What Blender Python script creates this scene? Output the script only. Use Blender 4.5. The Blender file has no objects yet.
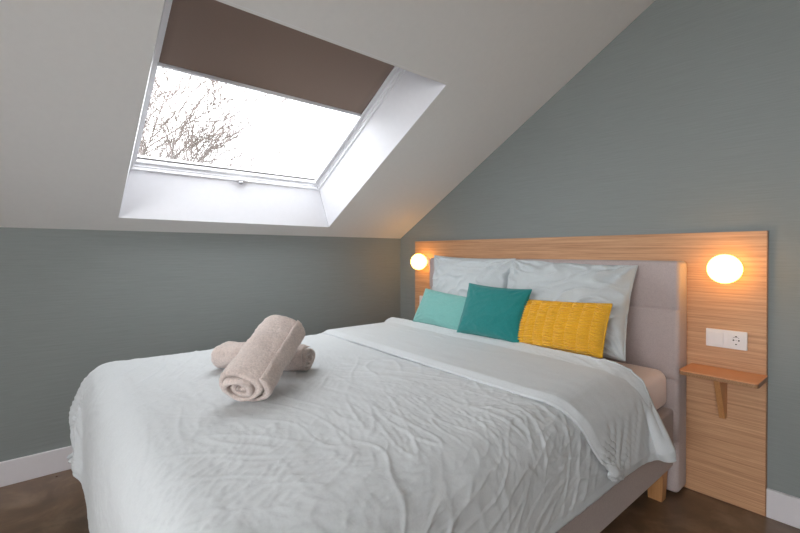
import bpy, bmesh, math
import numpy as np
from mathutils import Vector, Matrix, noise
PI=math.pi
sc=bpy.context.scene; C=sc.collection
R=math.radians
rng=np.random.RandomState(7)

# ------------------------------------------------------------------ helpers
def link(name,me,mat=None,parent=None,smooth=False):
    o=bpy.data.objects.new(name,me); C.objects.link(o)
    if mat: me.materials.append(mat)
    if parent: o.parent=parent
    if smooth:
        me.polygons.foreach_set('use_smooth',[True]*len(me.polygons))
    return o
def mesh(name,vs,fs,mat=None,parent=None,smooth=False):
    me=bpy.data.meshes.new(name); me.from_pydata([tuple(map(float,v)) for v in vs],[],[tuple(map(int,f)) for f in fs]); me.update()
    return link(name,me,mat,parent,smooth)
def from_bm(name,bm,mat=None,parent=None,smooth=False):
    me=bpy.data.meshes.new(name); bm.to_mesh(me); bm.free()
    return link(name,me,mat,parent,smooth)
def box_bm(bm,lo,hi,bev=0,seg=3):
    r=bmesh.ops.create_cube(bm,size=1); vs=r['verts']
    s=[hi[i]-lo[i] for i in range(3)]; c=[(hi[i]+lo[i])/2 for i in range(3)]
    for v in vs: v.co=Vector((v.co.x*s[0]+c[0],v.co.y*s[1]+c[1],v.co.z*s[2]+c[2]))
    if bev:
        es=list({e for v in vs for e in v.link_edges})
        bmesh.ops.bevel(bm,geom=es,offset=bev,segments=seg,profile=.5,affect='EDGES')
    return vs
def box(name,lo,hi,mat,parent=None,bev=0,seg=3,smooth=False):
    bm=bmesh.new(); box_bm(bm,lo,hi,bev,seg); o=from_bm(name,bm,mat,parent,smooth)
    if smooth:
        m=o.modifiers.new('wn','WEIGHTED_NORMAL'); m.keep_sharp=True
    return o
def tag(o,label=None,cat=None,group=None,kind=None):
    if label: o['label']=label
    if cat: o['category']=cat
    if group: o['group']=group
    if kind: o['kind']=kind
    return o
def empty(name,loc,label,cat,group=None):
    o=bpy.data.objects.new(name,None); C.objects.link(o); o.location=loc; o.empty_display_size=.05
    return tag(o,label,cat,group)
def reparent(o,par):
    "child built in world coordinates"
    o.parent=par; o.matrix_parent_inverse=Matrix.Translation(par.location).inverted()
def struct(o): o['kind']='structure'; return o
def grid_faces(nu,nv,off=0,flip=False):
    f=[]
    for j in range(nv-1):
        for i in range(nu-1):
            a=off+j*nu+i; q=(a,a+1,a+nu+1,a+nu)
            f.append(q[::-1] if flip else q)
    return f

# numpy gradient noise ------------------------------------------------
_perm=rng.permutation(256); _perm=np.concatenate([_perm,_perm,_perm])
_ang=rng.rand(256)*2*PI
def pn(x,y,seed=0):
    x=np.asarray(x,float)+seed*17.13; y=np.asarray(y,float)+seed*7.77
    xi=np.floor(x).astype(int); yi=np.floor(y).astype(int); xf=x-xi; yf=y-yi
    u=xf*xf*xf*(xf*(xf*6-15)+10); v=yf*yf*yf*(yf*(yf*6-15)+10)
    def g(ix,iy,dx,dy):
        h=_ang[_perm[(_perm[ix&255]+iy)&255]]; return np.cos(h)*dx+np.sin(h)*dy
    a=g(xi,yi,xf,yf); b=g(xi+1,yi,xf-1,yf); c=g(xi,yi+1,xf,yf-1); d=g(xi+1,yi+1,xf-1,yf-1)
    return ((a+(b-a)*u)+((c+(d-c)*u)-(a+(b-a)*u))*v)*1.4
def ridge(x,y,seed,sharp=3.5):
    n=np.abs(pn(x,y,seed)); return np.clip(1-n*sharp,0,1)**2

# ------------------------------------------------------------------ materials
def new_mat(name):
    m=bpy.data.materials.new(name); m.use_nodes=True
    nt=m.node_tree; b=nt.nodes['Principled BSDF']
    return m,nt,b
def N(nt,t,**k):
    n=nt.nodes.new(t)
    for a,v in k.items():
        if a in n.inputs.keys() if hasattr(n.inputs,'keys') else False: n.inputs[a].default_value=v
        else: setattr(n,a,v)
    return n
def coords(nt,scale=(1,1,1),rot=(0,0,0),kind='Object'):
    t=nt.nodes.new('ShaderNodeTexCoord'); m=nt.nodes.new('ShaderNodeMapping')
    m.inputs['Scale'].default_value=scale; m.inputs['Rotation'].default_value=rot
    nt.links.new(t.outputs[kind],m.inputs['Vector']); return m.outputs['Vector']
def noise_n(nt,vec,scale,detail=4,rough=.55,dist=0):
    n=nt.nodes.new('ShaderNodeTexNoise'); n.inputs['Scale'].default_value=scale; n.inputs['Detail'].default_value=detail
    n.inputs['Roughness'].default_value=rough; n.inputs['Distortion'].default_value=dist
    nt.links.new(vec,n.inputs['Vector']); return n.outputs['Fac']
def ramp(nt,fac,stops):
    r=nt.nodes.new('ShaderNodeValToRGB'); e=r.color_ramp.elements
    while len(e)<len(stops): e.new(.5)
    for i,(p,c) in enumerate(stops): e[i].position=p; e[i].color=(*c,1)
    nt.links.new(fac,r.inputs['Fac']); return r.outputs['Color']
def bump(nt,b,h,strength,dist=.002,prev=None):
    n=nt.nodes.new('ShaderNodeBump'); n.inputs['Strength'].default_value=strength; n.inputs['Distance'].default_value=dist
    nt.links.new(h,n.inputs['Height'])
    if prev: nt.links.new(prev,n.inputs['Normal'])
    nt.links.new(n.outputs['Normal'],b.inputs['Normal']); return n.outputs['Normal']
def mixc(nt,fac,a,b,mode='MIX'):
    m=nt.nodes.new('ShaderNodeMix'); m.data_type='RGBA'; m.blend_type=mode
    for s,v in ((0,fac),(6,a),(7,b)):
        if hasattr(v,'default_value') or isinstance(v,bpy.types.NodeSocket): nt.links.new(v,m.inputs[s])
        else: m.inputs[s].default_value=v if s==0 else (*v,1)
    return m.outputs[2]
def s2l(r,g,b):
    f=lambda c:(c/255/12.92 if c/255<=.04045 else ((c/255+.055)/1.055)**2.4)
    return (f(r),f(g),f(b))
def plain(name,col,rough=.5,spec=.5,emis=None,estr=0,sheen=0,metal=0):
    m,nt,b=new_mat(name)
    v=coords(nt); f=noise_n(nt,v,35,3)
    c=ramp(nt,f,[(.3,tuple(x*.99 for x in col)),(.7,tuple(min(1,x*1.01) for x in col))])
    nt.links.new(c,b.inputs['Base Color'])
    b.inputs['Roughness'].default_value=rough; b.inputs['Specular IOR Level'].default_value=spec
    b.inputs['Metallic'].default_value=metal
    if sheen: b.inputs['Sheen Weight'].default_value=sheen
    if emis: b.inputs['Emission Color'].default_value=(*emis,1); b.inputs['Emission Strength'].default_value=estr
    return m
def fabric(name,col,var=.06,weave=900,bs=.35,fold=0,rough=.9,sheen=.15,mottle=12,bdist=.0006):
    m,nt,b=new_mat(name)
    v=coords(nt); f=noise_n(nt,v,mottle,5,.6); f2=noise_n(nt,v,weave*.35,2,.5)
    c=ramp(nt,f,[(.25,tuple(x*(1-var) for x in col)),(.75,tuple(min(1,x*(1+var)) for x in col))])
    c2=mixc(nt,.5,c,ramp(nt,f2,[(.3,tuple(x*(1-var*1.6) for x in col)),(.7,tuple(min(1,x*(1+var*1.6)) for x in col))]))
    nt.links.new(c2,b.inputs['Base Color'])
    b.inputs['Roughness'].default_value=rough; b.inputs['Specular IOR Level'].default_value=.2
    b.inputs['Sheen Weight'].default_value=sheen; b.inputs['Sheen Roughness'].default_value=.6
    n=bump(nt,b,f2,bs,bdist)
    if fold:
        f3=noise_n(nt,v,fold,6,.62,1.2); n=bump(nt,b,f3,.25,.006,n)
        rn=nt.nodes.new('ShaderNodeTexNoise'); rn.noise_type='RIDGED_MULTIFRACTAL'; rn.inputs['Scale'].default_value=fold*.55; rn.inputs['Detail'].default_value=5; rn.inputs['Roughness'].default_value=.55; rn.inputs['Distortion'].default_value=.5
        mp=nt.nodes.new('ShaderNodeMapping'); mp.inputs['Rotation'].default_value=(0,0,.7); mp.inputs['Scale'].default_value=(.45,1.3,1); nt.links.new(v,mp.inputs['Vector']); nt.links.new(mp.outputs['Vector'],rn.inputs['Vector'])
        bump(nt,b,rn.outputs['Fac'],.5,.008,n)
    return m

def wall_mat():
    m,nt,b=new_mat('grasscloth_wallpaper')
    v=coords(nt,(1.2,1.2,70)); f=noise_n(nt,v,3,5,.65)
    v2=coords(nt,(14,14,300)); f2=noise_n(nt,v2,1,2,.5)
    col=WALLC
    c=ramp(nt,f,[(.25,tuple(x*.88 for x in col)),(.75,tuple(x*1.12 for x in col))])
    c=mixc(nt,.3,c,ramp(nt,f2,[(.2,tuple(x*.86 for x in col)),(.8,tuple(x*1.14 for x in col))]))
    nt.links.new(c,b.inputs['Base Color']); b.inputs['Roughness'].default_value=.62; b.inputs['Specular IOR Level'].default_value=.35
    n=bump(nt,b,f,.25,.0012); bump(nt,b,f2,.2,.0008,n)
    return m
WALLC=s2l(138,143,142)
M={}
M['wall']=wall_mat()
M['white_wall']=plain('white_plaster',s2l(225,222,216),.8,.2)
M['ceiling']=plain('ceiling_paint',s2l(230,229,228),.75,.25)
M['lining']=plain('lining_paint',s2l(238,238,243),.55,.3)
M['frame']=plain('window_lacquer',s2l(246,246,250),.35,.5)
M['skirt']=plain('skirting_paint',s2l(222,218,222),.45,.4)
M['gasket']=plain('rubber_gasket',s2l(60,52,52),.6)
M['metal']=plain('brushed_aluminium',s2l(190,190,196),.35,.5,metal=.8)
M['plastic']=plain('white_plastic',s2l(238,234,235),.3,.5)
M['hole']=plain('dark_hole',s2l(30,28,28),.6)
M['outside']=plain('roof_tile',s2l(70,66,64),.8)

def wood(name,a,b_,d,sc_=(1.3,40,40),rough=.42,fine=3.0):
    m,nt,b=new_mat(name)
    v=coords(nt,sc_); f=noise_n(nt,v,fine,6,.7,.15)
    v2=coords(nt,(sc_[0]*.5,sc_[1]*3.4,sc_[2]*3.4) if sc_[0]<sc_[1] else (sc_[0]*3.4,sc_[1]*3.4,sc_[2]*.5)); f2=noise_n(nt,v2,2.2,3,.6)
    c=ramp(nt,f,[(.28,a),(.5,b_),(.72,d)])
    c=mixc(nt,.45,c,ramp(nt,f2,[(.3,a),(.7,d)]))
    nt.links.new(c,b.inputs['Base Color']); b.inputs['Roughness'].default_value=rough; b.inputs['Specular IOR Level'].default_value=.4
    bump(nt,b,f2,.12,.0006)
    return m
M['bamboo']=wood('bamboo_panel',s2l(160,114,80),s2l(202,154,116),s2l(226,182,144))
M['bamboo_edge']=wood('bamboo_cut_edge',s2l(110,72,48),s2l(158,112,78),s2l(206,160,118),(70,70,200))
M['shelfwood']=wood('shelf_veneer',s2l(204,142,100),s2l(216,154,110),s2l(226,166,122))
M['legwood']=wood('beech_leg',s2l(178,124,78),s2l(196,142,92),s2l(208,156,106),(40,40,1.3))

def floor_mat():
    m,nt,b=new_mat('brown_stained_floor')
    v=coords(nt,(1,1,1)); f=noise_n(nt,v,4.5,7,.62,.6); f2=noise_n(nt,v,7,3,.5,.0)
    c=ramp(nt,f,[(.15,s2l(60,42,28)),(.5,s2l(112,86,64)),(.8,s2l(176,148,122))])
    c=mixc(nt,.35,c,ramp(nt,f2,[(.25,s2l(58,42,30)),(.75,s2l(136,110,86))]))
    nt.links.new(c,b.inputs['Base Color'])
    r=ramp(nt,f2,[(.2,(.26,)*3),(.8,(.38,)*3)]); nt.links.new(r,b.inputs['Roughness'])
    b.inputs['Specular IOR Level'].default_value=.7
    bump(nt,b,f2,.05,.002)
    return m
M['floor']=floor_mat()
M['duvet']=fabric('washed_cotton_duvet',s2l(210,214,217),.03,500,.25,fold=14,bdist=.0005)
M['pillow']=fabric('washed_cotton_pillow',s2l(196,202,205),.03,500,.25,fold=16,bdist=.0005)
M['turq']=fabric('turquoise_velvet',s2l(116,176,170),.06,420,.4,fold=12,sheen=.3)
M['teal']=fabric('teal_velvet',s2l(24,122,120),.08,420,.4,fold=12,sheen=.25)
M['yellow']=fabric('mustard_cotton',s2l(232,178,44),.08,500,.35,sheen=.2)
M['sheet']=fabric('blush_sheet',s2l(242,224,220),.02,600,.1)
M['uphol']=fabric('taupe_upholstery',s2l(184,170,168),.09,700,.6,mottle=60,bdist=.0012)
M['uphol_base']=fabric('taupe_upholstery_base',s2l(178,162,156),.08,700,.6,mottle=60,bdist=.0012)
M['blind']=fabric('brown_blackout_blind',s2l(150,130,120),.02,500,.15,mottle=4)
def towel_mat():
    m,nt,b=new_mat('terry_towel')
    col=s2l(240,220,212)
    v=coords(nt); f=noise_n(nt,v,130,4,.8); f2=noise_n(nt,v,45,4,.6)
    c=ramp(nt,f,[(.3,tuple(x*.78 for x in col)),(.7,tuple(min(1,x*1.18) for x in col))])
    nt.links.new(c,b.inputs['Base Color']); b.inputs['Roughness'].default_value=.95; b.inputs['Sheen Weight'].default_value=.5
    b.inputs['Specular IOR Level'].default_value=.1
    n=bump(nt,b,f,1,.007); bump(nt,b,f2,.5,.004,n)
    return m
M['towel']=towel_mat()
def lamp_mat():
    m,nt,b=new_mat('opal_lamp_glass')
    v=coords(nt); f=noise_n(nt,v,30,3,.6)
    nt.links.new(ramp(nt,f,[(.3,LC1),(.7,LC2)]),b.inputs['Emission Color'])
    b.inputs['Emission Strength'].default_value=LAMP
    b.inputs['Base Color'].default_value=(*s2l(250,235,215),1); b.inputs['Roughness'].default_value=.25
    return m
LAMP=6.2; LC1=(1,.49,.09); LC2=(1,.54,.12)
M['lamp']=lamp_mat()
def glass_mat():
    m,nt,b=new_mat('window_glass')
    out=nt.nodes['Material Output']; tr=nt.nodes.new('ShaderNodeBsdfTransparent'); gl=nt.nodes.new('ShaderNodeBsdfGlossy')
    tr.inputs['Color'].default_value=(.97,.98,.98,1); gl.inputs['Roughness'].default_value=.02
    fr=nt.nodes.new('ShaderNodeLayerWeight'); pw_=nt.nodes.new('ShaderNodeMath'); pw_.operation='POWER'; pw_.inputs[1].default_value=4
    nt.links.new(fr.outputs['Facing'],pw_.inputs[0]); ad=nt.nodes.new('ShaderNodeMath'); ad.operation='MULTIPLY_ADD'; ad.inputs[1].default_value=.9; ad.inputs[2].default_value=.04
    nt.links.new(pw_.outputs[0],ad.inputs[0])
    mx=nt.nodes.new('ShaderNodeMixShader'); nt.links.new(ad.outputs[0],mx.inputs[0]); nt.links.new(tr.outputs[0],mx.inputs[1]); nt.links.new(gl.outputs[0],mx.inputs[2])
    nt.links.new(mx.outputs[0],out.inputs['Surface']); nt.nodes.remove(b); return m
M['glass']=glass_mat()
M['bark']=plain('grey_bark',s2l(128,118,116),.9,.1)
M['ground']=plain('winter_grass',s2l(96,104,80),.95,.1)

# ------------------------------------------------------------------ room
SL=.578; Z0=1.254; TH=math.atan(SL)
def cz(x): return Z0+SL*x
XR=3.0; ZR=cz(XR); YF=-4.7; XE=6.0
# floor
struct(box('floor',(-.3,YF-.3,-.12),(XE+.3,.3,0),M['floor']))
# knee wall
struct(box('wall_left',(-.25,YF-.2,0),(0,.2,Z0+.02),M['wall']))
struct(box('wall_right',(XE,YF-.2,0),(XE+.25,.2,Z0+.02),M['white_wall']))
def gable(name,y0,y1,mat):
    prof=[(-.1,0),(XE+.1,0),(XE+.1,Z0-.04),(XR,ZR+.1),(-.1,Z0-.04)]
    n=len(prof); vs=[(x,y0,z) for x,z in prof]+[(x,y1,z) for x,z in prof]
    fs=[tuple(range(n)),tuple(range(2*n-1,n-1,-1))]+[(i,i+n,(i+1)%n+n,(i+1)%n) for i in range(n)]
    o=mesh(name,vs,fs,mat); return struct(o)
gable('wall_back',0,.2,M['wall'])
# rear gable with an opening for the added fill window
def gable_open(name,y0,y1,mat,ox0,ox1,oz0,oz1):
    vs=[];fs=[]
    def poly(pts):
        b=len(vs); n=len(pts)
        for y in (y0,y1):
            for x,z in pts: vs.append((x,y,z))
        fs.append(tuple(range(b,b+n))); fs.append(tuple(range(b+2*n-1,b+n-1,-1)))
        for i in range(n): fs.append((b+i,b+i+n,b+(i+1)%n+n,b+(i+1)%n))
    e=-.1
    poly([(e,0),(ox0,0),(ox0,cz(ox0)+.03),(e,Z0-.03)])
    poly([(ox1,0),(XE+.1,0),(XE+.1,Z0-.03),(ox1,cz(XE-ox1)+.03)])
    poly([(ox0,0),(ox1,0),(ox1,oz0),(ox0,oz0)])
    poly([(ox0,oz1),(ox1,oz1),(ox1,cz(XE-ox1)+.03),(XR,ZR+.03),(ox0,cz(ox0)+.03)])
    return struct(mesh(name,vs,fs,mat))
WX0,WX1,WZ0,WZ1=2.0,4.2,.75,2.15
gable_open('wall_front',YF-.2,YF,M['white_wall'],WX0,WX1,WZ0,WZ1)
w2=struct(bpy.data.objects.new('added_fill_window',None)); C.objects.link(w2)  # unseen window, added behind the camera to let in fill light
bm=bmesh.new()
for lo,hi in (((WX0,YF-.12,WZ0),(WX0+.07,YF-.05,WZ1)),((WX1-.07,YF-.12,WZ0),(WX1,YF-.05,WZ1)),((WX0+.07,YF-.12,WZ0),(WX1-.07,YF-.05,WZ0+.07)),((WX0+.07,YF-.12,WZ1-.07),(WX1-.07,YF-.05,WZ1)),((3.07,YF-.12,WZ0+.07),(3.13,YF-.05,WZ1-.07))): box_bm(bm,lo,hi)
from_bm('window_frame',bm,M['frame'],w2)
box('window_pane',(WX0+.06,YF-.09,WZ0+.06),(WX1-.06,YF-.084,WZ1-.06),M['glass'],w2)

# sloped ceiling with the roof window opening
OX0,OX1,OY0,OY1=.110,1.287,-2.066,-.778
def slope_strips(off,ox0,ox1,oy0,oy1,xa,xb,flip):
    xs=[xa,ox0,ox1,xb]; ys=[YF-.15,oy0,oy1,.15]
    vs=[(x,y,cz(x)+off) for y in ys for x in xs]; fs=[]
    for j in range(3):
        for i in range(3):
            if i==1 and j==1: continue
            a=j*4+i; q=(a,a+1,a+5,a+4); fs.append(q[::-1] if not flip else q)
    return vs,fs
vs,fs=slope_strips(0,OX0,OX1,OY0,OY1,-.12,XR,False)
c1=struct(mesh('ceiling',vs,fs,M['ceiling']))
# window local frame
WO=Vector((.113,0,cz(.113)+.265)); ES=Vector((math.cos(TH),0,math.sin(TH))); EN=Vector((-math.sin(TH),0,math.cos(TH)))
WS=1.24; WY0,WY1=-2.012,-.860
def wl(s,y,n): return WO+ES*s+EN*n+Vector((0,y,0))
top=wl(WS,0,0)
vs,fs=slope_strips(.265,WO.x,top.x,WY0,WY1,-.30,XR+.001,True)
struct(mesh('roof',vs,fs,M['outside']))
# other slope
vs=[(XE+.12,YF-.15,Z0-.07),(XR,YF-.15,ZR),(XR,.15,ZR),(XE+.12,.15,Z0-.07)]
o=mesh('ceiling_far',vs,[(0,1,2,3)],M['ceiling']); o.name='ceiling'; struct(o)
vs=[(v[0],v[1],v[2]+.26) for v in vs]; struct(mesh('roof',vs,[(3,2,1,0)],M['outside']))
# lining boards of the window reveal
ci=[Vector((OX0,OY0,cz(OX0))),Vector((OX1,OY0,cz(OX1))),Vector((OX1,OY1,cz(OX1))),Vector((OX0,OY1,cz(OX0)))]
wi=[wl(0,WY0,0),wl(WS,WY0,0),wl(WS,WY1,0),wl(0,WY1,0)]
cen=sum((ci+wi),Vector())/8
def quad_slab(name,q,t,mat,parent=None):
    nrm=(q[1]-q[0]).cross(q[3]-q[0]).normalized()
    if nrm.dot(cen-q[0])>0: nrm=-nrm
    q=[p+nrm*.0008+EN*.0008 for p in q]; vs=list(q)+[p+nrm*t for p in q]
    fs=[(0,1,2,3),(7,6,5,4)]+[(i,i+4,(i+1)%4+4,(i+1)%4) for i in range(4)]
    o=mesh(name,vs,fs,mat,parent)
    bm=bmesh.new(); bm.from_mesh(o.data); bmesh.ops.recalc_face_normals(bm,faces=bm.faces); bm.to_mesh(o.data); bm.free()
    return o
tr=struct(bpy.data.objects.new('trim_1',None)); C.objects.link(tr)
for a,b,nm in ((0,1,'side_lining'),(1,2,'upper_lining'),(2,3,'side_lining'),(3,0,'lower_lining')):
    quad_slab(nm,[ci[a],ci[b],wi[b],wi[a]],.012,M['lining'],tr)

w1=struct(bpy.data.objects.new('window_1',None)); C.objects.link(w1)
def wbox(bm,s0,s1,y0,y1,n0,n1,bev=0):
    r=bmesh.ops.create_cube(bm,size=1)['verts']
    for v in r:
        s=s0+(v.co.x+.5)*(s1-s0); y=y0+(v.co.y+.5)*(y1-y0); n=n0+(v.co.z+.5)*(n1-n0); v.co=wl(s,y,n)
    if bev: bmesh.ops.bevel(bm,geom=list({e for v in r for e in v.link_edges}),offset=bev,segments=2,affect='EDGES')
def ring(name,s0,s1,y0,y1,w,n0,n1,mat,parent,bev=.002,wb=None):
    wb=wb or w
    bm=bmesh.new()
    wbox(bm,s0,s0+wb,y0,y1,n0,n1,bev); wbox(bm,s1-w,s1,y0,y1,n0,n1,bev)
    wbox(bm,s0+wb,s1-w,y0,y0+w,n0,n1,bev); wbox(bm,s0+wb,s1-w,y1-w,y1,n0,n1,bev)
    return from_bm(name,bm,mat,parent)
fr=ring('window_frame',-.014,WS+.014,WY0-.014,WY1+.014,.022,-.004,.10,M['frame'],w1,.0015)
ring('inner_bead',.005,WS-.005,WY0+.005,WY1-.005,.009,.014,.09,M['frame'],fr,.001)
sash=ring('sash',.010,WS-.01,WY0+.010,WY1-.010,.017,.030,.075,M['frame'],w1,.002,.022)
ring('gasket',.031,WS-.026,WY0+.026,WY1-.026,.004,.052,.062,M['gasket'],sash,0)
bm=bmesh.new(); wbox(bm,.028,WS-.02,WY0+.022,WY1-.022,.062,.068); from_bm('window_pane',bm,M['glass'],w1)
# side rails for the blind
for ya,yb in ((WY0+.013,WY0+.022),(WY1-.044,WY1-.030)):
    bm=bmesh.new(); wbox(bm,.030,WS-.03,ya,yb,.024,.046,.002); from_bm('blind_rail',bm,M['frame'],w1)
# latch on the lower rail
lt=bmesh.new(); yl=-1.42
wbox(lt,-.002,.020,yl-.045,yl+.045,-.010,.0,.003); latch=from_bm('latch',lt,M['frame'],w1,True)
lt=bmesh.new(); bmesh.ops.create_uvsphere(lt,u_segments=16,v_segments=10,radius=.012)
for v in lt.verts: v.co=wl(.006,yl,-.018)+Vector((v.co.x,v.co.y*1.3,v.co.z))
from_bm('latch_knob',lt,M['metal'],latch,True)

# roller blind
bp=wl(.735,0,.004)
rb=empty('roller_blind',wl(.70,(WY0+WY1)/2,.034),'brown blackout roller blind pulled a third of the way down the roof window','blind')
bm=bmesh.new(); ns=40; ny=24; vsb=[]
s0,s1=.700,WS-.03
for j in range(ns+1):
    for i in range(ny+1):
        s=s0+(s1-s0)*j/ns; y=WY0+.018+(WY1-WY0-.062)*i/ny
        vsb.append(wl(s,y,.034+.0012*math.sin(s*9+y*3)+.001*noise.noise(Vector((s*5,y*4,0)))))
o=mesh('blind_fabric',vsb,grid_faces(ny+1,ns+1),M['blind'],None,True); reparent(o,rb)
so=o.modifiers.new('so','SOLIDIFY'); so.thickness=.0012
bm=bmesh.new(); wbox(bm,.684,.704,WY0+.018,WY1-.044,.026,.046,.004); o=from_bm('bottom_bar',bm,M['frame'],None,True); reparent(o,rb)
bm=bmesh.new(); wbox(bm,WS-.05,WS-.005,WY0+.032,WY1-.032,.0,.05,.008); o=from_bm('blind_cassette',bm,M['frame'],None); reparent(o,rb)

# baseboards
struct(box('baseboard_left',(0,YF,0),(.016,0,.118),M['skirt'],bev=.002,seg=1))
struct(box('baseboard_back',(2.442,-.016,0),(XE,0,.121),M['skirt'],bev=.002,seg=1))
struct(box('baseboard_back',(.016,-.016,0),(.207,0,.121),M['skirt'],bev=.002,seg=1))

# ------------------------------------------------------------------ wood panel, shelf, lamps, sockets
pn_=empty('wood_wall_panel',(1.325,-.01,0),'large light bamboo wood panel mounted on the grey wall behind the bed','panel')
o=box('board',(.209,-.019,.002),(2.4405,0,1.2245),M['bamboo'],bev=.0008,seg=1); reparent(o,pn_)
o=box('edge_strip',(2.4395,-.0200,.002),(2.4425,0,1.2245),M['bamboo_edge']); reparent(o,pn_); o['label']='dark cut edge'
sh=empty('bedside_shelf',(2.31,-.02,.58),'small floating bamboo shelf on a wedge bracket right of the bed','shelf')
def rounded_slab(name,x0,x1,y0,y1,z0,z1,r,mat):
    pts=[(x1,y1),(x0,y1)]
    for cx,cy,a0 in ((x0+r,y0+r,PI),(x1-r,y0+r,1.5*PI)):
        for k in range(7): a=a0+k/6*PI/2; pts.append((cx+r*math.cos(a),cy+r*math.sin(a)))
    n=len(pts); vs=[(x,y,z0) for x,y in pts]+[(x,y,z1) for x,y in pts]
    fs=[tuple(range(n))[::-1],tuple(range(n,2*n))]+[(i,(i+1)%n,(i+1)%n+n,i+n) for i in range(n)]
    return mesh(name,vs,fs,mat)
ZS=.6075; SY=-.205
for nm,z0,z1,mt in (('shelf_board',ZS-.004,ZS,'shelfwood'),('layered_core',ZS-.020,ZS-.004,'bamboo_edge')):
    o=rounded_slab(nm,2.168,2.446,SY,-.020,z0,z1,.018,M[mt]); reparent(o,sh)
vs=[(x,y,z) for x in (2.284,2.306) for y,z in ((-.020,ZS-.020),(-.150,ZS-.020),(-.052,.388),(-.020,.388))]
o=mesh('wedge_bracket',vs,[(0,1,2,3),(7,6,5,4),(0,4,5,1),(1,5,6,2),(2,6,7,3),(3,7,4,0)],M['legwood']); reparent(o,sh)

def wall_lamp(x,label):
    t=empty('wall_lamp',(x,-.02,1.060),label,'lamp','globe wall lamps on the bamboo panel')
    bm=bmesh.new(); bmesh.ops.create_uvsphere(bm,u_segments=48,v_segments=32,radius=.0635)
    for v in bm.verts: v.co+=Vector((0,-.078,0))
    from_bm('lamp_globe',bm,M['lamp'],t,True)
    bm=bmesh.new(); bmesh.ops.create_cone(bm,cap_ends=True,segments=40,radius1=.042,radius2=.038,depth=.022,matrix=Matrix.Translation((0,-.0105,0))@Matrix.Rotation(PI/2,4,'X'))
    from_bm('lamp_base',bm,M['plastic'],t)
    return t
wall_lamp(2.311,'warm glowing globe wall lamp above the socket plate right of the bed')
wall_lamp(.339,'warm glowing globe wall lamp at the far left end of the wood panel')

def cyl(name,c,r,d,mat,par,axis='Y',seg=20):
    bm=bmesh.new(); mm=Matrix.Translation(c)
    if axis=='Y': mm=mm@Matrix.Rotation(PI/2,4,'X')
    bmesh.ops.create_cone(bm,cap_ends=True,segments=seg,radius1=r,radius2=r,depth=d,matrix=mm); return from_bm(name,bm,mat,par)
def plate(x,label):
    t=empty('switch_plate',(x,-.02,.742),label,'switch','white switch and socket plates on the panel')
    box('cover_plate',(-.0755,-.010,-.0405),(.0755,.0008,.0405),M['plastic'],t,.003,3)
    box('rocker_switch',(-.066,-.0135,-.0285),(-.0085,-.009,.0285),M['plastic'],t,.0025,3)
    sx=.0375
    so=box('socket_insert',(sx-.029,-.0115,-.0285),(sx+.029,-.009,.0285),M['plastic'],t,.001,1)
    # round recess rim, pin holes, earth clips
    bm=bmesh.new(); n=40; prof=[(.0215,-.0114),(.0215,-.0130),(.0200,-.0134),(.0190,-.0117)]
    vs=[];fs=[]
    for k in range(n):
        a=2*PI*k/n
        for r,y in prof: vs.append((sx+r*math.cos(a),y,r*math.sin(a)))
    for k in range(n):
        for q in range(3): fs.append((k*4+q,k*4+q+1,((k+1)%n)*4+q+1,((k+1)%n)*4+q))
    bm.free(); mesh('socket_rim',vs,fs,M['plastic'],so,True)
    for dx in (-.0095,.0095): cyl('pin_hole',(sx+dx,-.0114,0),.0032,.001,M['hole'],so)
    for dz in (-.0175,.0175): 
        bm=bmesh.new(); box_bm(bm,(sx-.003,-.0132,dz-.002),(sx+.003,-.0113,dz+.002)); from_bm('earth_clip',bm,M['hole'],so)
    cyl('centre_screw',(sx,-.0114,0),.002,.001,M['metal'],so)
    # arc of marks above the pins as on the shuttered socket
    vs=[];fs=[]
    for k in range(13):
        a=PI*(.22+.56*k/12)
        for r in (.0138,.0150): vs.append((sx+r*math.cos(a),-.0119,r*math.sin(a)))
    for k in range(12): fs.append((2*k,2*k+1,2*k+3,2*k+2))
    mesh('shutter_line',vs,fs,M['hole'],so)
    return t
plate(2.302,'white double plate with rocker switch and socket above the shelf')
plate(.348,'white wall plate half hidden behind the turquoise cushion, below the far lamp')

# ------------------------------------------------------------------ bed
bed=empty('bed',(1.325,-1.1,0),'taupe upholstered box spring bed with padded headboard and wooden legs','bed')
BX0,BX1=.505,2.132; BY0,BY1=-2.215,-.135
def padded(name,x0,x1,y0,y1,z0,z1,rr,mat,ups=.0,seams=(),seamd=.010,nx=40,nz=60,pat=.004):
    "rounded upholstered block, face toward -y, horizontal stitched seams"
    bm=bmesh.new(); box_bm(bm,(x0,y0,z0),(x1,y1,z1),rr,5)
    zs=[]
    for s in seams: zs+= [s-.016,s-.006,s,s+.006,s+.016]
    for s in zs: bmesh.ops.bisect_plane(bm,geom=bm.verts[:]+bm.edges[:]+bm.faces[:],plane_co=(0,0,s),plane_no=(0,0,1))
    for v in bm.verts:
        for s in seams:
            d=abs(v.co.z-s)
            if d<.012 and v.co.y<(y0+y1)/2:
                k=(1-d/.012); v.co.y+=seamd*k
                if v.co.x<x0+.01: v.co.x+=.003*k
                if v.co.x>x1-.01: v.co.x-=.003*k
    return from_bm(name,bm,mat,None,True)
hb=padded('headboard',.500,2.152,-.146,-.021,.014,1.092,.020,M['uphol'],seams=(.865,.54,.25)); reparent(hb,bed)
ba=box('box_spring',(BX0,BY0,.135),(BX1,BY1,.405),M['uphol_base'],None,.014,4,True); reparent(ba,bed)
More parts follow.
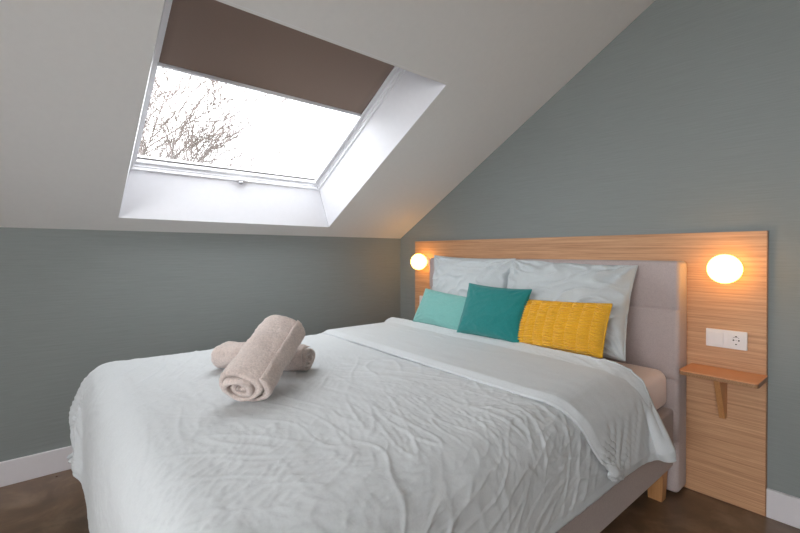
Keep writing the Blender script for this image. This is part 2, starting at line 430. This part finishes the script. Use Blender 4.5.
for x0,x1 in ((.55,.62),(2.052,2.122)):
    for y in (-2.10,-.245):
        vs=[]
        for z,e in ((0,.006),(.135,0)):
            for dx,dy in ((0,0),(1,0),(1,1),(0,1)): vs.append((x0+e+(x1-x0-2*e)*dx,y+e+(.06-2*e)*dy,z))
        o=mesh('leg',vs,[(3,2,1,0),(4,5,6,7),(0,1,5,4),(1,2,6,5),(2,3,7,6),(3,0,4,7)],M['legwood']); reparent(o,bed)
mt=empty('mattress',(1.32,-1.17,.405),'mattress in a blush fitted sheet lying on the box spring under the duvet','mattress')
bm=bmesh.new(); box_bm(bm,(.525,-2.19,.407),(2.112,-.137,.585),.045,6)
bmesh.ops.subdivide_edges(bm,edges=[e for e in bm.edges if e.calc_length()>.3],cuts=24,use_grid_fill=True)
for v in bm.verts:
    c=v.co; k=noise.noise(c*5)*.004+noise.noise(c*14)*.0015; v.co=c+Vector((k if c.x>1.3 else -k,0,k*.8))
o=from_bm('fitted_sheet',bm,M['sheet'],None,True); reparent(o,mt)

# ------------------------------------------------------------------ duvet
def simulate_duvet():
    "drape the cover over the mattress with the cloth solver; returns the settled grid"
    tmp=[]
    def collider(lo,hi,bev,outer,fric):
        bm=bmesh.new(); box_bm(bm,lo,hi,bev,5); o=from_bm('collider',bm)
        o.modifiers.new('c','COLLISION'); o.collision.thickness_outer=outer; o.collision.thickness_inner=.1; o.collision.cloth_friction=fric; tmp.append(o)
    collider((.520,-2.215,.11),(2.120,-.165,.612),.075,.035,25)
    collider((.500,-2.215,.13),(2.137,-.165,.405),.014,.022,15)
    W,LOW,FL,r=cover_width,cover_length,flap_length,.036
    nu=cover_cells; tot=FL+PI*r+LOW; nv=int(tot/(W/nu)); YFO=-.60
    vs=[]
    for j in range(nv+1):
        s=j*tot/nv
        if s<FL: y,z=YFO-FL+s,.70+2*r
        elif s<FL+PI*r: a=(s-FL)/r; y,z=YFO+math.sin(a)*r,.70+r+math.cos(a)*r
        else: y,z=YFO-(s-FL-PI*r),.70
        low=max(0,s-FL-PI*r); wgt=math.exp(-(low/.55)**2)
        for i in range(nu+1):
            x=(i/nu-.5)*W
            n=noise.noise(Vector((x*3,s*3,1.7)))*.014+noise.noise(Vector((x*9,s*9,5)))*.007
            yy=y
            # rounded corners at the foot end
            ax=abs(x)-(W/2-.42); bx=s-(tot-.42)
            if ax>0 and bx>0:
                d=math.hypot(ax,bx); lim=max(ax,bx)
                if d>1e-6: sc_=1-(1-lim/d if d>lim else 0)*1.0; ax2,bx2=ax*sc_,bx*sc_
                x=math.copysign(W/2-.42+ax2,x); yy=y+(bx-bx2)
            if x<0: x+=.20*(-2*x/W)*min(1,max(0,(low-.7)/.9))
            X=cover_centre+x
            t=max(0,X-2.02); t2=t*t/(t+.10)*(1+.95*max(0,1-s/FL))
            yy+=flap_swing*t2*wgt
            # slight turn of the cover on the bed
            yy+=cover_turn*(X-1.32)*math.exp(-(low/1.2)**2)
            # crumpled amount of spare cloth
            vs.append((X,yy,z+n*(1 if (s>FL+.12 or s<FL-.1) else .25)))
    me=bpy.data.meshes.new('cloth'); me.from_pydata(vs,[],grid_faces(nu+1,nv+1)); me.update()
    o=link('cloth',me); tmp.append(o)
    c=o.modifiers.new('cl','CLOTH'); S=c.settings
    S.quality=5; S.mass=.35; S.air_damping=1.5
    S.tension_stiffness=25;S.compression_stiffness=12;S.shear_stiffness=6;S.bending_stiffness=cover_bending
    S.tension_damping=5;S.compression_damping=5;S.shear_damping=5;S.bending_damping=.5
    S.shrink_min=cover_shrink
    k=c.collision_settings; k.use_collision=True; k.collision_quality=2; k.distance_min=.004
    k.use_self_collision=True; k.self_distance_min=.006; k.self_friction=2
    c.point_cache.frame_start=1; c.point_cache.frame_end=cover_frames
    keep=(sc.frame_start,sc.frame_end); sc.frame_start=1; sc.frame_end=cover_frames
    for f in range(1,cover_frames+1): sc.frame_set(f)
    ev=o.evaluated_get(bpy.context.evaluated_depsgraph_get()); co=np.empty(len(ev.data.vertices)*3); ev.data.vertices.foreach_get('co',co)
    for t in tmp:
        d=t.data; bpy.data.objects.remove(t); bpy.data.meshes.remove(d)
    sc.frame_start,sc.frame_end=keep; sc.frame_set(1)
    return co.reshape(nv+1,nu+1,3),W,tot
cover_width,cover_length,flap_length,cover_cells,cover_centre,flap_swing,cover_turn,cover_bending,cover_shrink,cover_frames=2.27, 2.08, .50, 110, 1.290, .45, -.05, .6, -.018, 50
def cr_up(a,k,axis):
    "Catmull-Rom upsampling by k along an axis"
    a=np.moveaxis(a,axis,0); n=a.shape[0]
    p=np.concatenate([2*a[:1]-a[1:2],a,2*a[-1:]-a[-2:-1]])
    out=[]
    for i in range(n-1):
        p0,p1,p2,p3=p[i],p[i+1],p[i+2],p[i+3]
        for q in range(k):
            t=q/k
            out.append(.5*((2*p1)+(-p0+p2)*t+(2*p0-5*p1+4*p2-p3)*t*t+(-p0+3*p1-3*p2+p3)*t**3))
    out.append(a[-1]); return np.moveaxis(np.array(out),0,axis)
def build_duvet():
    P,W,TOT=simulate_duvet()
    # the filling bulges at the far foot corner and keeps the hem there short
    x,y,z=P[...,0],P[...,1],P[...,2]
    g=np.exp(-(((x-.36)/.20)**2+((y+2.18)/.22)**2+((z-.43)/.15)**2))
    P=P+g[...,None]*np.array([-.03,-.065,.01])
    k=np.clip((.92-x)/.30,0,1)*np.clip((-1.6-y)/.35,0,1); P[...,2]=np.where(z<.29,z+(.29-z)*.72*k,P[...,2])
    P=cr_up(cr_up(P,4,0),4,1)
    nv,nu,_=P.shape
    def normals(P):
        du=np.gradient(P,axis=1); dv=np.gradient(P,axis=0); n=np.cross(du,dv); n/=np.linalg.norm(n,axis=2,keepdims=True)+1e-9; return n
    n=normals(P)
    U,V=np.meshgrid(np.linspace(0,W,nu),np.linspace(0,TOT,nv))
    # outer side of the lower layer is the upper side of the sheet from the hem of the flap round the fold
    wx=U+.10*pn(U*2.2,V*2.2,1); wy=V+.10*pn(U*2.2,V*2.2,2)
    d=np.zeros_like(U)
    dense=.45+.55*np.clip((U-1.45)/.5,0,1)
    for ang,fu,fv,amp,sd,sh in ((.5,2.6,9,.0024,3,5),(-.6,2.8,10,.0018,4,5),(.15,3.5,13,.0020,5,6),(.9,5,22,.0016,6,5),(-1.1,6,26,.0014,8,5),(.35,7,34,.0013,13,5),(-.3,9,42,.0011,14,4.5),(1.4,9,44,.0010,15,4.5)):
        a=wx*math.cos(ang)+wy*math.sin(ang); b=-wx*math.sin(ang)+wy*math.cos(ang)
        mask=np.clip(pn(U*1.9,V*1.9,sd+20)*2.2+.35,0,1)
        d+=amp*ridge(a*fu,b*fv,sd,sh)*mask*(dense if fv>12 else .8)*1.7
    d+=.0045*pn(U*4,V*4,9)+.0018*pn(U*11,V*11,10)+.0006*pn(wx*40,wy*40,11)
    edge=np.minimum(np.minimum(U,W-U),np.minimum(V,TOT-V)); d*=np.clip(edge/.05,.25,1)
    flap=np.clip((.62-V)/.1,0,1); d*=1-.45*flap
    d+=.0008*np.exp(-((edge-.010)/.008)**2)-.001*np.exp(-((edge-.028)/.009)**2)
    # crinkled seam along the borders
    d+=.0016*np.clip(1-edge/.06,0,1)*pn(U*45,V*45,12)
    d+=.007*np.clip((.56-V)/.08,0,1)+.052*np.exp(-((V-.54)/.14)**2)*np.clip((W-U)/.35,.1,1)*np.clip(U/.15,.5,1)+.022*np.clip(1-U/.9,0,1)*np.clip((.62-V)/.15,0,1)
    T=P+n*SIGN*d[...,None]
    th=.014*np.clip(edge/.035,.12,1)[...,None]
    B=P-n*SIGN*th
    vs=np.concatenate([T.reshape(-1,3),B.reshape(-1,3)])
    i,j=np.meshgrid(np.arange(nu-1),np.arange(nv-1)); a=(j*nu+i).ravel(); f=np.stack([a,a+1,a+nu+1,a+nu],1)
    f2=f[:,::-1]+nu*nv
    def rim(idx,fl):
        idx=np.asarray(idx); q=np.stack([idx[:-1],idx[1:],idx[1:]+nu*nv,idx[:-1]+nu*nv],1); return q if fl else q[:,::-1]
    r=[rim(np.arange(nu),False),rim((nv-1)*nu+np.arange(nu),True),rim(np.arange(nv)*nu,True),rim(np.arange(nv)*nu+nu-1,False)]
    F=np.concatenate([f,f2]+r)
    me=bpy.data.meshes.new('duvet'); me.vertices.add(len(vs)); me.vertices.foreach_set('co',vs.ravel())
    me.loops.add(F.size); me.loops.foreach_set('vertex_index',F.ravel().astype(np.int32))
    me.polygons.add(len(F)); me.polygons.foreach_set('loop_start',np.arange(0,F.size,4,dtype=np.int32)); me.polygons.foreach_set('loop_total',np.full(len(F),4,dtype=np.int32))
    me.update(calc_edges=True); me.validate()
    o=link('duvet',me,M['duvet'],None,True)
    bm=bmesh.new(); bm.from_mesh(me); bmesh.ops.recalc_face_normals(bm,faces=bm.faces); bm.to_mesh(me); bm.free()
    tag(o,'crumpled pale grey duvet spread over the bed with its head end folded back','duvet')
    return o
SIGN=-1
build_duvet()

# ------------------------------------------------------------------ pillows and cushions
def cushion(name,label,cat,corners,t,mat,seed,group=None,nu=70,nv=54,pinch=.05,wr=.006,front=None,flange=0,kind='plain',pw=.42):
    """stuffed cushion: bilinear between four world corners BL BR TR TL, puffed along its normal"""
    BL,BR,TR,TL=[Vector(c) for c in corners]
    nrm=((BR-BL)+(TR-TL)).cross((TL-BL)+(TR-BR)).normalized()
    ex=((BR-BL)+(TR-TL)).normalized(); ey=((TL-BL)+(TR-BR)).normalized()
    u=np.linspace(-1,1,nu); v=np.linspace(-1,1,nv); U,V=np.meshgrid(u,v)
    # ease samples toward borders
    U=np.sin(U*PI/2)*.55+U*.45; V=np.sin(V*PI/2)*.55+V*.45
    W=((BR-BL).length+(TR-TL).length)/4; H=((TL-BL).length+(TR-BR).length)/4
    fu=1-pinch*(1-U**2)*0; 
    X=U*(1-pinch*(1-V**2)*(np.abs(U)**3)); Y=V*(1-pinch*1.1*(1-U**2)*(np.abs(V)**3))
    s=(X+1)/2; r=(Y+1)/2
    BLa,BRa,TRa,TLa=[np.array(c) for c in (BL,BR,TR,TL)]
    P=((1-s)*(1-r))[...,None]*BLa+(s*(1-r))[...,None]*BRa+(s*r)[...,None]*TRa+((1-s)*r)[...,None]*TLa
    nn=np.array(nrm)
    prof=(np.clip(1-U**2,0,1)**pw)*(np.clip(1-V**2,0,1)**pw)
    sag=1+.18*(-V)*(1-V**2)
    verts=[]
    for side in (1,-1):
        h=t*.5*prof*sag
        wr_=wr*(pn(U*2.2+seed,V*1.8,seed)*1.0+.6*pn(U*5,V*5,seed+3))*np.clip(prof*2,0,1)
        # tension wrinkles running from the corners and seams
        ang=np.arctan2(V-np.sign(V),U-np.sign(U)); dist=np.hypot(U-np.sign(U),V-np.sign(V))
        wr_+=wr*.55*np.sin(ang*14+seed+2*pn(U*3,V*3,seed+5))*np.exp(-((dist-.45)/.3)**2)
        wr_+=wr*.8*ridge(U*2.0+V*1.2+seed,V*3.5-U,seed+7,3)*np.clip(prof*1.6,0,1)
        if kind=='ruched' :
            cols=np.floor((U+1)/2*8); loc=((U+1)/2*8)%1
            ph=cols*2.1+1.2*pn(U*6,V*3,seed+9)
            pleat=np.abs(np.sin(V*30+ph+.9*np.sin(loc*PI)))**.7
            wr_+=.016*pleat*np.clip(prof*3,0,1)*(.55+.45*np.sin(loc*PI)) - .004*np.exp(-(np.minimum(loc,1-loc)/.06)**2)*np.clip(prof*3,0,1)
        D=(h+wr_)*side
        Q=P+nn*D[...,None]
        verts.append(Q.reshape(-1,3))
    # jitter in the border line
    vs=np.concatenate(verts); n=nu*nv
    fs=grid_faces(nu,nv,0)+grid_faces(nu,nv,n,True)
    top=[(nv-1)*nu+i for i in range(nu)]
    def brim(a,fl):
        return [(a[i],a[i+1],a[i+1]+n,a[i]+n) if fl else (a[i]+n,a[i+1]+n,a[i+1],a[i]) for i in range(len(a)-1)]
    fs+=brim(list(range(nu)),False)+brim(top,True)+brim([j*nu for j in range(nv)],True)+brim([j*nu+nu-1 for j in range(nv)],False)
    o=mesh(name,vs,fs,mat,None,True)
    bm=bmesh.new(); bm.from_mesh(o.data); bmesh.ops.remove_doubles(bm,verts=bm.verts,dist=.0004); bmesh.ops.recalc_face_normals(bm,faces=bm.faces); bm.to_mesh(o.data); bm.free()
    c=(BL+BR+TR+TL)/4
    o.data.transform(Matrix.Translation(-c)); o.location=c
    tag(o,label,cat,group)
    # seam: a thin welt along the outline, as a part
    pts=[]
    idx=[*range(nu)]+[j*nu+nu-1 for j in range(1,nv)]+[*top[::-1][1:]]+[j*nu for j in range(nv-2,0,-1)]
    G=P.reshape(-1,3)
    for k in idx: pts.append(Vector(G[k])-c)
    rad=.0028 if kind!='ruched' else .004
    vs=[];fs=[];m=len(pts);sg=6
    for k,pnt in enumerate(pts):
        d=(pts[(k+1)%m]-pts[k-1]).normalized(); a=d.cross(nrm).normalized()
        rr=rad*(1+(.5*math.sin(k*2.3) if kind=='ruched' else 0))
        for q in range(sg):
            an=2*PI*q/sg; vs.append(pnt+a*rr*math.cos(an)+nrm*rr*math.sin(an))
    for k in range(m):
        for q in range(sg): fs.append((k*sg+q,k*sg+(q+1)%sg,((k+1)%m)*sg+(q+1)%sg,((k+1)%m)*sg+q))
    mesh('seam',vs,fs,mat,o,True)
    return o
G1='pale grey bed pillows against the headboard'
cushion('pillow','pale grey pillow at the right, leaning on the headboard behind the yellow cushion','pillow',
  [(1.335,-.435,.650),(2.030,-.425,.655),(1.985,-.175,1.068),(1.295,-.215,1.088)],.19,M['pillow'],3,G1,nu=140,nv=110,wr=.014)
cushion('pillow','pale grey pillow at the left, leaning on the headboard behind the turquoise cushion','pillow',
  [(.76,-.36,.655),(1.31,-.40,.650),(1.325,-.225,1.095),(.632,-.215,1.112)],.17,M['pillow'],5,G1,nu=140,nv=110,wr=.014)
cushion('cushion','turquoise velvet cushion on the left, leaning on the left pillow','cushion',
  [(.785,-.560,.69),(1.230,-.570,.675),(1.26,-.465,.865),(.790,-.450,.895)],.10,M['turq'],8,pinch=.05,wr=.003)
cushion('cushion','dark teal velvet cushion in the middle, overlapping the turquoise one','cushion',
  [(1.200,-.600,.685),(1.603,-.600,.680),(1.612,-.500,.945),(1.205,-.500,.955)],.10,M['teal'],11,pinch=.06,wr=.003)
cushion('cushion','mustard yellow ruched cushion leaning on the right pillow','cushion',
  [(1.570,-.575,.675),(1.990,-.560,.685),(1.994,-.475,.905),(1.570,-.490,.890)],.10,M['yellow'],14,pinch=.03,wr=.003,nu=200,nv=130,kind='ruched')

# ------------------------------------------------------------------ rolled towels
def towel(label,a,b,rad,seed,turns=4.2,flat=.9,end=1):
    a=Vector(a); b=Vector(b); L=(b-a).length; z=(b-a).normalized()
    x=z.cross(Vector((0,0,1))).normalized(); y=x.cross(z).normalized()
    # cross-section: spiral sheet with real thickness, rounded outer end
    n=int(turns*40); r0=.012; pitch=(rad-r0)/turns; th=pitch*.80
    nl=44
    ring=[]
    for side in (0,1):
        for k in range(n+1):
            kk=k if side==0 else n-k
            t=kk/n; an=2*PI*turns*t+seed
            rr=r0+(rad-r0)*t - (0 if side==0 else th*min(1,(1-t)*40+.25))
            if side==1: rr=max(rr,.003)
            rr*=1+.07*math.sin(an*2+seed)+.05*math.sin(an*3.1+seed*2+t*8)+.03*math.sin(an*1.3+t*20)
            ring.append((rr,an,t,side))
    m=len(ring); vs=[]
    for j in range(nl+1):
        s=j/nl
        e=min(s,1-s)*nl
        for (rr,an,t,side) in ring:
            # soft rounding at the ends: outer layers pulled in
            edge=max(0,1-e/2.5)
            r=rr*(1-.05*edge**2) 
            off=(.010*math.sin(t*9+seed)+.012*(t-.6)*-1)*(1 if s>.5 else -1)*abs(2*s-1)**6
            q=x*r*math.cos(an)+y*r*flat*math.sin(an)
            p=a+z*(L*s+off)+q
            nz=noise.noise(p*18+Vector((seed,0,0)))*.007+noise.noise(p*60)*.003+noise.noise(p*170)*.0022
            if r>.01: p+=q.normalized()*nz*(1 if side==0 else .3)
            vs.append(p)
    fs=[]
    for j in range(nl):
        for k in range(m): fs.append((j*m+k,j*m+(k+1)%m,(j+1)*m+(k+1)%m,(j+1)*m+k))
    for base,fl in ((0,True),(nl*m,False)):
        for k in range(n):
            q=(base+k,base+k+1,base+m-2-k,base+m-1-k); fs.append(q if fl else q[::-1])
    vs=[tuple(v) for v in vs]
    o=mesh('rolled_towel',vs,fs,M['towel'],None,True)
    bm=bmesh.new(); bm.from_mesh(o.data); bmesh.ops.recalc_face_normals(bm,faces=bm.faces); bm.to_mesh(o.data); bm.free()
    c=(a+b)/2; o.data.transform(Matrix.Translation(-c)); o.location=c
    return tag(o,label,'towel')
bpy.context.view_layer.update()
def top_of(ob,x,y):
    hit,loc,_,_=ob.ray_cast(Vector((x,y,3)),Vector((0,0,-1))); return loc.z if hit else .65
duv=bpy.data.objects['duvet']
za=max(top_of(duv,1.0,-1.81),top_of(duv,1.12,-1.68))-.004; zb=top_of(duv,1.47,-1.88)-.004
towel('rolled blush bath towel lying flat on the duvet underneath the other roll',(.985,-1.815,za+.058),(1.268,-1.560,za+.058),.074,1.3,flat=.80)
towel('rolled blush bath towel propped on top of the other roll, spiral end in front',(1.480,-1.910,zb+.063),(1.245,-1.655,za+.198),.093,3.1,flat=.74,turns=3.6)

# ------------------------------------------------------------------ outside
struct(mesh('ground',[(-40,-30,-3.2),(20,-30,-3.2),(20,30,-3.2),(-40,30,-3.2)],[(0,1,2,3)],M['ground']))
def tree(name,label,base,h,seed,spread=.55,levels=6,r0=.2,lean=(0,0),up=.12,start=.35,ratio=.58):
    rs=np.random.RandomState(seed); vs=[];fs=[]
    def tube(pts,rad,sg):
        b0=len(vs)
        for k,p in enumerate(pts):
            d=(pts[min(k+1,len(pts)-1)]-pts[max(k-1,0)]).normalized()
            a=d.orthogonal().normalized(); c=d.cross(a)
            for q in range(sg):
                an=2*PI*q/sg; vs.append(p+a*rad[k]*math.cos(an)+c*rad[k]*math.sin(an))
        for k in range(len(pts)-1):
            for q in range(sg): fs.append((b0+k*sg+q,b0+k*sg+(q+1)%sg,b0+(k+1)*sg+(q+1)%sg,b0+(k+1)*sg+q))
    def grow(p,d,L,r,lv):
        n=max(3,int(L/.25)); pts=[p]; rad=[r]; kids=[]
        for k in range(n):
            d=(d+Vector(rs.normal(0,.16,3))+Vector((0,0,up*.3))).normalized()
            p=p+d*(L/n); pts.append(p); rad.append(r*(1-.55*(k+1)/n)); kids.append((p,d,rad[-1],(k+1)/n))
        tube(pts,rad,8 if lv>3 else (5 if lv>1 else 3))
        if lv<=0: return
        cnt=3+(lv<5)+ (rs.rand()<.5)
        for q in range(cnt):
            f=start+(1-start)*(q+.5+rs.uniform(-.3,.3))/cnt if lv==levels else .25+.75*(q+1)/cnt
            kp,kd,kr,_=kids[min(n-1,max(0,int(f*n)-1))]
            ax=Vector(rs.normal(0,1,3)).cross(kd).normalized()
            ang=spread*rs.uniform(.6,1.5)*(.45 if q==cnt-1 else 1)
            nd=(Matrix.Rotation(ang,3,ax)@kd).normalized()
            grow(kp,nd,L*rs.uniform(ratio,ratio+.2),max(kr*.72,.0065),lv-1)
    b=Vector(base)
    grow(Vector((0,0,0)),Vector((lean[0],lean[1],1)).normalized(),h,r0,levels)
    o=mesh(name,vs,fs,M['bark']); o.location=b
    return tag(o,label,'tree')
tree('bare_tree','tall bare winter tree filling the left edge of the roof window view',(-6.9,-2.25,-3.2),4.3,5,levels=6,spread=.5,up=.16,lean=(0,.05))
tree('bare_tree','smaller bare tree farther off, its twigs low beside the taller tree',(-10.8,-1.75,-3.2),4.2,9,levels=6,spread=.46,up=.16,ratio=.56)


# ------------------------------------------------------------------ light
w=bpy.data.worlds.new('overcast_sky'); sc.world=w; w.use_nodes=True; nt=w.node_tree; bg=nt.nodes['Background']
tc=nt.nodes.new('ShaderNodeTexCoord'); nz=nt.nodes.new('ShaderNodeTexNoise'); nz.inputs['Scale'].default_value=2.2; nz.inputs['Detail'].default_value=5
nt.links.new(tc.outputs['Generated'],nz.inputs['Vector'])
nt.links.new(ramp(nt,nz.outputs['Fac'],[(.3,(.86,.88,.93)),(.65,(1,1,1.0))]),bg.inputs['Color'])
SKY=5.4; bg.inputs['Strength'].default_value=SKY
def area(name,loc,rot,sx,sy,e,col,portal=False):
    l=bpy.data.lights.new(name,'AREA'); l.shape='RECTANGLE'; l.size=sx; l.size_y=sy; l.energy=e; l.color=col
    if portal: l.cycles.is_portal=True
    o=bpy.data.objects.new(name,l); C.objects.link(o); o.location=loc; o.rotation_euler=rot; return o
pc=wl(WS/2,(WY0+WY1)/2,.09)
area('roof_window_portal',pc,(0,-TH,0),WS,1.15,1,(1,1,1),True)   # faces down through the roof window
REAR=32
area('rear_fill_light',((WX0+WX1)/2,YF-.04,(WZ0+WZ1)/2),(R(90),0,0),WX1-WX0-.16,WZ1-WZ0-.16,REAR,(.98,.985,1))  # added fill light in the rear opening, brightens the room from behind the camera

# ------------------------------------------------------------------ camera
cam=bpy.data.cameras.new('camera'); co=bpy.data.objects.new('camera',cam); C.objects.link(co); sc.camera=co
F=425.734; yaw=R(40.14); pit=R(.418)
cam.sensor_fit='HORIZONTAL'; cam.sensor_width=36; cam.lens=F*36/800; cam.shift_y=-10.472/800; cam.clip_start=.02
fw=Vector((-math.cos(yaw)*math.cos(pit),math.sin(yaw)*math.cos(pit),-math.sin(pit))); rt=Vector((math.sin(yaw),math.cos(yaw),0)); up=rt.cross(fw)
mw=Matrix((rt,up,-fw)).transposed().to_4x4(); mw.translation=Vector((2.819,-2.383,1.13)); co.matrix_world=mw
sc.view_settings.view_transform='Standard'; sc.view_settings.look='None'; sc.view_settings.gamma=1; sc.view_settings.exposure=.42
sc.view_settings.use_curve_mapping=False
sc.world.cycles.sampling_method='AUTOMATIC'
